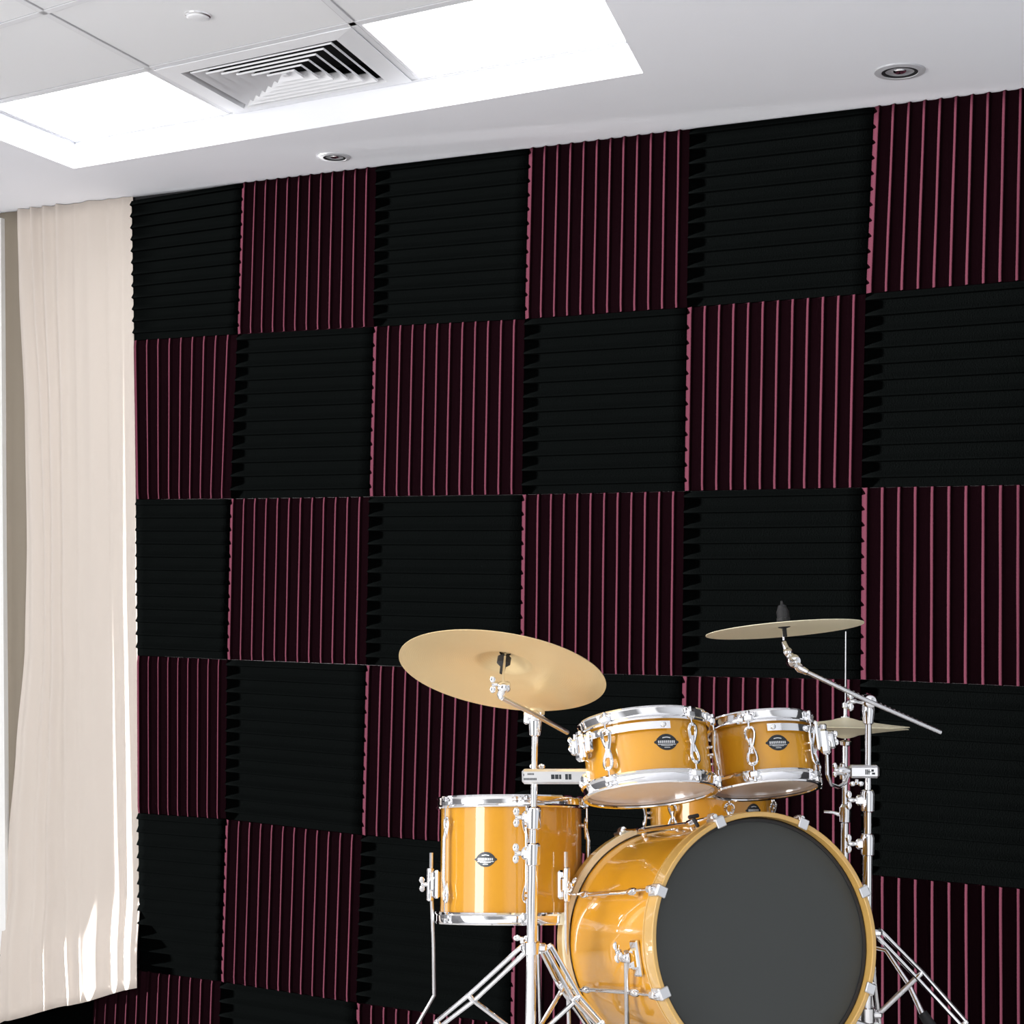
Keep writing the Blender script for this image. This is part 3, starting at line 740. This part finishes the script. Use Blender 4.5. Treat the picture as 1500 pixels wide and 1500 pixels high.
# J-shaped rod from the bar up to the tom bracket
j0 = at(862, 1140, 4.0)
m_ = MB(); m_.sweep([m1+UP*.02, m1-UP*.02, at(872, 1120, 3.97), at(875, 1150, 3.97), at(870, 1160, 3.97), at(860, 1160, 3.98), at(851, 1150, 3.99), at(851, 1140, 4.0)], .0052, 12); m_.build('mount_rod', M_chrome, ta)
m_ = MB(); m_.lathe(at(862, 1143, 3.99), -FW, [(.004, -.02), (.018, -.018), (.020, .0), (.014, .010), (.006, .016)], 24); m_.build('ratchet_joint', M_chrome, ta)
m_ = MB(); wing(m_, at(862, 1143, 3.965), -FW, UP, .9); wing(m_, at(787, 1126, 4.12), UP, RX, .8); m_.build('wing_nut', M_chrome, ta)

# ---- right cymbal stand
zr = 4.42
ptR = at(1272, 1040, zr); footR = V((ptR.x, ptR.y, 0)); st = thing('cymbal_stand', 'chrome boom cymbal stand at the right, beside the bass drum', 'cymbal stand', footR, 'chrome cymbal stands')
pr = lambda y: onpole(ptR, y)
MB().cyl(pr(1035), pr(1180), .0090, 20).build('upper_tube', M_chrome, st)
MB().cyl(pr(1170), pr(1245), .0110, 20).build('middle_tube', M_chrome, st)
MB().cyl(pr(1232), V((footR.x, footR.y, .12)), .0130, 24).build('lower_tube', M_chrome, st)
for yy in (1172, 1236):
    c0 = pr(yy); m_ = MB(); m_.lathe(c0, UP, [(.012, -.032), (.018, -.028), (.019, .018), (.016, .026), (.012, .028)], 24)
    m_.box(c0-RX*.020, (RX, UP, FW), (.026, .028, .020), .3); cl = m_.build('height_clamp', M_chrome, st)
    w = MB(); w.rod(c0-RX*.02, c0-RX*.042, .006, 10); wing(w, c0-RX*.044, -RX, UP+RX*.3, 1.05); w.build('wing_nut', M_chrome, cl)
c0 = pr(1032); m_ = MB(); m_.lathe(c0, UP, [(.006, -.055), (.014, -.05), (.018, -.02), (.018, .0), (.010, .012)], 24)
m_.rod(c0-FW*.026+UP*.010, c0+FW*.026+UP*.010, .019, 20); m_.build('boom_clamp', M_chrome, st)
w = MB(); wing(w, at(1250, 1027, 4.40), -RX, UP-RX*.3, 1.1); w.rod(at(1250, 1027, 4.40), at(1266, 1030, 4.41), .005); w.build('wing_nut', M_chrome, st)
b0 = at(1183, 985, 4.38); b1 = at(1378, 1073, 4.43)
bm_ = MB(); bm_.sweep([b0, at(1270, 1026, 4.385), b1], .0062, 12); ba = bm_.build('boom_arm', M_satin, st)
gr = MB()
for k in range(26):
    a = .1+k*.034; q = b0+(b1-b0)*a; d_ = (b1-b0).normalized()
    gr.lathe(q, d_, [(.0060, -.0022), (.0068, -.0012), (.0068, .0012), (.0060, .0022)], 10)
gr.build('knurling', M_satin, ba)
tl = MB(); jt = at(1162, 968, 4.39)
tl.sweep([b0, at(1172, 980, 4.385), jt], [.008, .012, .012], 14)
tl.rod(jt-FW*.022, jt+FW*.022, .0185, 20); tl.ball(at(1154, 955, 4.39), .013); tl.sweep([jt, at(1153, 954, 4.39), at(1148, 940, 4.40)], [.013, .0095, .006], 14)
tlo = tl.build('cymbal_tilter', M_chrome, st)
w = MB(); wing(w, jt-FW*.03, -FW, RX+DN*.6, 1.0); w.build('wing_nut', M_chrome, tlo)
upB = axB[1]
MB().cyl(at(1148, 938, 4.40), CB+upB*.055, .0032, 12).build('cymbal_post', M_chrome, tlo)
MB().lathe(CB-upB*.006, upB, [(.003, -.032), (.0058, -.032), (.0058, -.010), (.016, -.007), (.0185, -.002), (.0185, .003), (.003, .003)], 24).build('felt_seat', M_rubber, tlo)
MB().lathe(CB, upB, [(0, .060), (.003, .058), (.005, .048), (.011, .046), (.014, .036), (.0165, .030), (.0165, .014), (.018, .012), (.018, .003), (0, .003)], 20).build('top_wing_nut', M_rubber, tlo)
# tripod of the right stand
c0 = pr(1366); m_ = MB(); m_.lathe(c0, UP, [(.012, -.016), (.021, -.014), (.021, .014), (.012, .016)], 24); m_.box(c0+RX*.02, (RX, UP, FW), (.04, .02, .02), .3); m_.build('leg_collar', M_chrome, st)
e = at(1412, 1500, 4.30); kn = at(1347, 1428, 4.36)
dleg(st, at(1286, 1366, 4.41), kn, e, gf(e, .22, -.03), w=.010, r=.0062)
e = at(1250, 1520, 4.30); dleg(st, at(1262, 1368, 4.40), at(1255, 1440, 4.35), e, gf(e, -.15, -.0), w=.008)
e = at(1285, 1500, 4.52); dleg(st, at(1272, 1368, 4.44), at(1277, 1440, 4.48), e, gf(e, .02, .0), w=.008)
eR = onpole(ptR, 1486); m_ = MB(); m_.lathe(eR, UP, [(.012, -.02), (.022, -.018), (.022, .018), (.012, .02)], 24); m_.box(eR+RX*.022, (RX, UP, FW), (.04, .02, .02), .3); m_.build('brace_collar', M_chrome, st)
m_ = MB(); m_.sweep([kn, eR+RX*.035+UP*.005], .0075, 12, flat=(FW, .6)); m_.build('brace', M_satin, st)
# clamp box on right stand + L rod to small tom
mk = [(.52, .56, -.2, .2), (.58, .62, -.2, .2), (.64, .66, -.2, .2), (.72, .80, .02, .2), (.74, .84, -.2, -.05), (.60, .70, -.02, .04)]
tb, d, n, o = clamp_bar('short silver clamp on the right cymbal stand, reaching to the smaller rack tom', at(1243, 1130, 4.40), at(1287, 1130, 4.40), .034, .030, mk)
m_ = MB(); m_.sweep([at(1203, 1068, 4.17), at(1211, 1100, 4.18), at(1212, 1135, 4.16), at(1217, 1149, 4.18), at(1228, 1153, 4.22), at(1238, 1147, 4.30), at(1243, 1134, 4.38)], .0050, 12); m_.build('mount_rod', M_chrome, tb)
m_ = MB(); m_.lathe(at(1234, 1129, 4.38), RX, [(.004, -.02), (.012, -.018), (.014, .0), (.010, .012), (.006, .02)], 20); m_.rod(at(1234, 1118, 4.38), at(1234, 1142, 4.38), .008); m_.build('ratchet_joint', M_chrome, tb)
m_ = MB(); wing(m_, at(1255, 1145, 4.38), DN, RX, .8); wing(m_, at(1226, 1128, 4.37), -RX, UP, .8); m_.build('wing_nut', M_chrome, tb)
m_ = MB(); c0 = at(1205, 1082, 4.16)
m_.box(c0, (RX, UP, FW), (.026, .052, .030), .3); m_.box(c0+RX*.022+UP*.006, (RX, UP, FW), (.026, .028, .024), .3); m_.rod(c0+UP*.016-RX*.04, c0+UP*.016+RX*.01, .007, 12); m_.rod(c0-UP*.03, c0+UP*.038, .010, 14)
m_.build('lever_clamp', M_chrome, tb)

# ---- hi-hat stand
zh = 4.70
ph = at(1238, 1090, zh); footH = V((ph.x, ph.y, 0)); st = thing('hi_hat_stand', 'slim chrome hi-hat stand with pull rod behind the right rack tom', 'hi-hat stand', footH)
hh = lambda y: onpole(ph, y)
MB().cyl(hh(925), hh(1200), .0018, 10).build('pull_rod', M_satin, st)
m_ = MB(); m_.lathe(hh(1044), UP, [(.003, -.022), (.009, -.022), (.009, -.010), (.006, -.006), (.006, .012), (.010, .016), (.010, .028), (.003, .034)], 20); wing(m_, hh(1028)+RX*.012, RX, UP, .8); m_.build('clutch', M_chrome, st)
MB().lathe(hh(1052), UP, [(.003, -.006), (.012, -.006), (.012, .004), (.003, .004)], 20).build('felt_washer', M_label, st)
MB().cyl(hh(1088), hh(1200), .0085, 20).build('upper_tube', M_chrome, st)
MB().cyl(hh(1188), V((footH.x, footH.y, .10)), .0120, 24).build('lower_tube', M_chrome, st)
c0 = hh(1190); m_ = MB(); m_.lathe(c0, UP, [(.012, -.03), (.017, -.026), (.018, .016), (.012, .024)], 24); cl = m_.build('height_clamp', M_chrome, st)
w = MB(); w.sweep([c0-RX*.015-UP*.006, c0-RX*.035+UP*.0, c0-RX*.06+UP*.002], [.006, .005, .0045], 10); w.build('clamp_lever', M_chrome, cl)
m_ = MB(); m_.lathe(hh(1088), UP, [(.008, -.01), (.016, -.006), (.018, .004), (.004, .008)], 20); m_.build('cymbal_seat', M_chrome, st)
c0 = hh(1380); m_ = MB(); m_.lathe(c0, UP, [(.012, -.02), (.02, -.018), (.02, .018), (.012, .02)], 24); m_.build('leg_collar', M_chrome, st)
e = at(1366, 1510, 4.5)
m_ = MB(); m_.sweep([c0+RX*.02, at(1298, 1392, 4.62), at(1330, 1440, 4.56), at(1352, 1487, 4.52)], [.007, .007, .008, .009], 12); lo = m_.build('leg', M_chrome, st)
MB().sweep([at(1351, 1484, 4.52), at(1366, 1506, 4.5)], [.014, .016], 14).build('rubber_sleeve', M_rubber, lo)
g_ = gf(e, .18, -.1); MB().sweep([at(1366, 1506, 4.5), g_+V((0, 0, .04)), g_], [.009, .009, .014], 12).build('leg_end', M_satin, lo)
for dx, dy in ((-.30, .05), (.0, .28)):
    g_ = gf(V((footH.x, footH.y, 0)), dx, dy); m_ = MB(); m_.sweep([c0, g_+V((0, 0, .05)), g_], [.008, .008, .012], 12); m_.build('leg', M_chrome, st)

# ================================================================ lights
def sun(direction, energy, color, angle):
    l = bpy.data.lights.new('sun', 'SUN'); l.energy = energy; l.color = color; l.angle = math.radians(angle)
    o = bpy.data.objects.new('sun_light', l); col.objects.link(o); o.rotation_euler = V(direction).to_track_quat('-Z', 'Y').to_euler(); return o
al = math.radians(7.5)
sun((math.cos(al), math.sin(al), -.0), 66.0, (1.0, .97, .95), 1.0)
def area(loc, target, sx, sy, e_, color=(1, 1, 1), name='kit_soft_fill'):
    l = bpy.data.lights.new(name, 'AREA'); l.shape = 'RECTANGLE'; l.size = sx; l.size_y = sy; l.energy = e_; l.color = color
    o = bpy.data.objects.new(name, l); col.objects.link(o); o.location = loc; o.rotation_euler = (V(target)-V(loc)).to_track_quat('-Z', 'Y').to_euler(); return o
area((-.65, -5.94, 1.72), (2.85, -1.94, 1.12), 1.5, 2.4, 62, (1, .98, .95))  # added soft light behind the camera, brightens the kit; no window there
# world: bright on the window side (left), dim elsewhere
w = bpy.data.worlds.new('world'); scn.world = w; w.use_nodes = True; nt = w.node_tree
tc = nt.nodes.new('ShaderNodeTexCoord'); sp = nt.nodes.new('ShaderNodeSeparateXYZ'); nt.links.new(tc.outputs['Generated'], sp.inputs[0])
rp = nt.nodes.new('ShaderNodeValToRGB'); mr = nt.nodes.new('ShaderNodeMapRange'); mr.inputs[1].default_value = -1; mr.inputs[2].default_value = 1
nt.links.new(sp.outputs[0], mr.inputs[0]); nt.links.new(mr.outputs[0], rp.inputs[0])
cr = rp.color_ramp; cr.elements[0].position = 0; cr.elements[0].color = (.8, .8, .82, 1); cr.elements[1].position = 1; cr.elements[1].color = (.30, .31, .33, 1)
for pos, v in ((.2, .75), (.35, .35), (.42, .12), (.60, .12), (.70, .60), (.82, .60), (.86, .15)):
    e_ = cr.elements.new(pos); e_.color = (v, v*1.01, v*1.04, 1)
bg = nt.nodes['Background']; nt.links.new(rp.outputs[0], bg.inputs[0]); bg.inputs[1].default_value = 1.0

# ================================================================ camera
cd = bpy.data.cameras.new('camera'); cd.sensor_width = 36; cd.sensor_fit = 'HORIZONTAL'; cd.lens = 36*F/1500; cd.clip_start = .05
co = bpy.data.objects.new('camera', cd); col.objects.link(co)
M = Matrix((RX, -DN, -FW)).transposed().to_4x4(); M.translation = CAM; co.matrix_world = M
scn.camera = co
scn.view_settings.view_transform = 'Standard'; scn.view_settings.look = 'None'; scn.view_settings.exposure = 1.36; scn.view_settings.gamma = 1; scn.view_settings.use_curve_mapping = False
for o in bpy.data.objects:
    if '_o' in o: del o['_o']
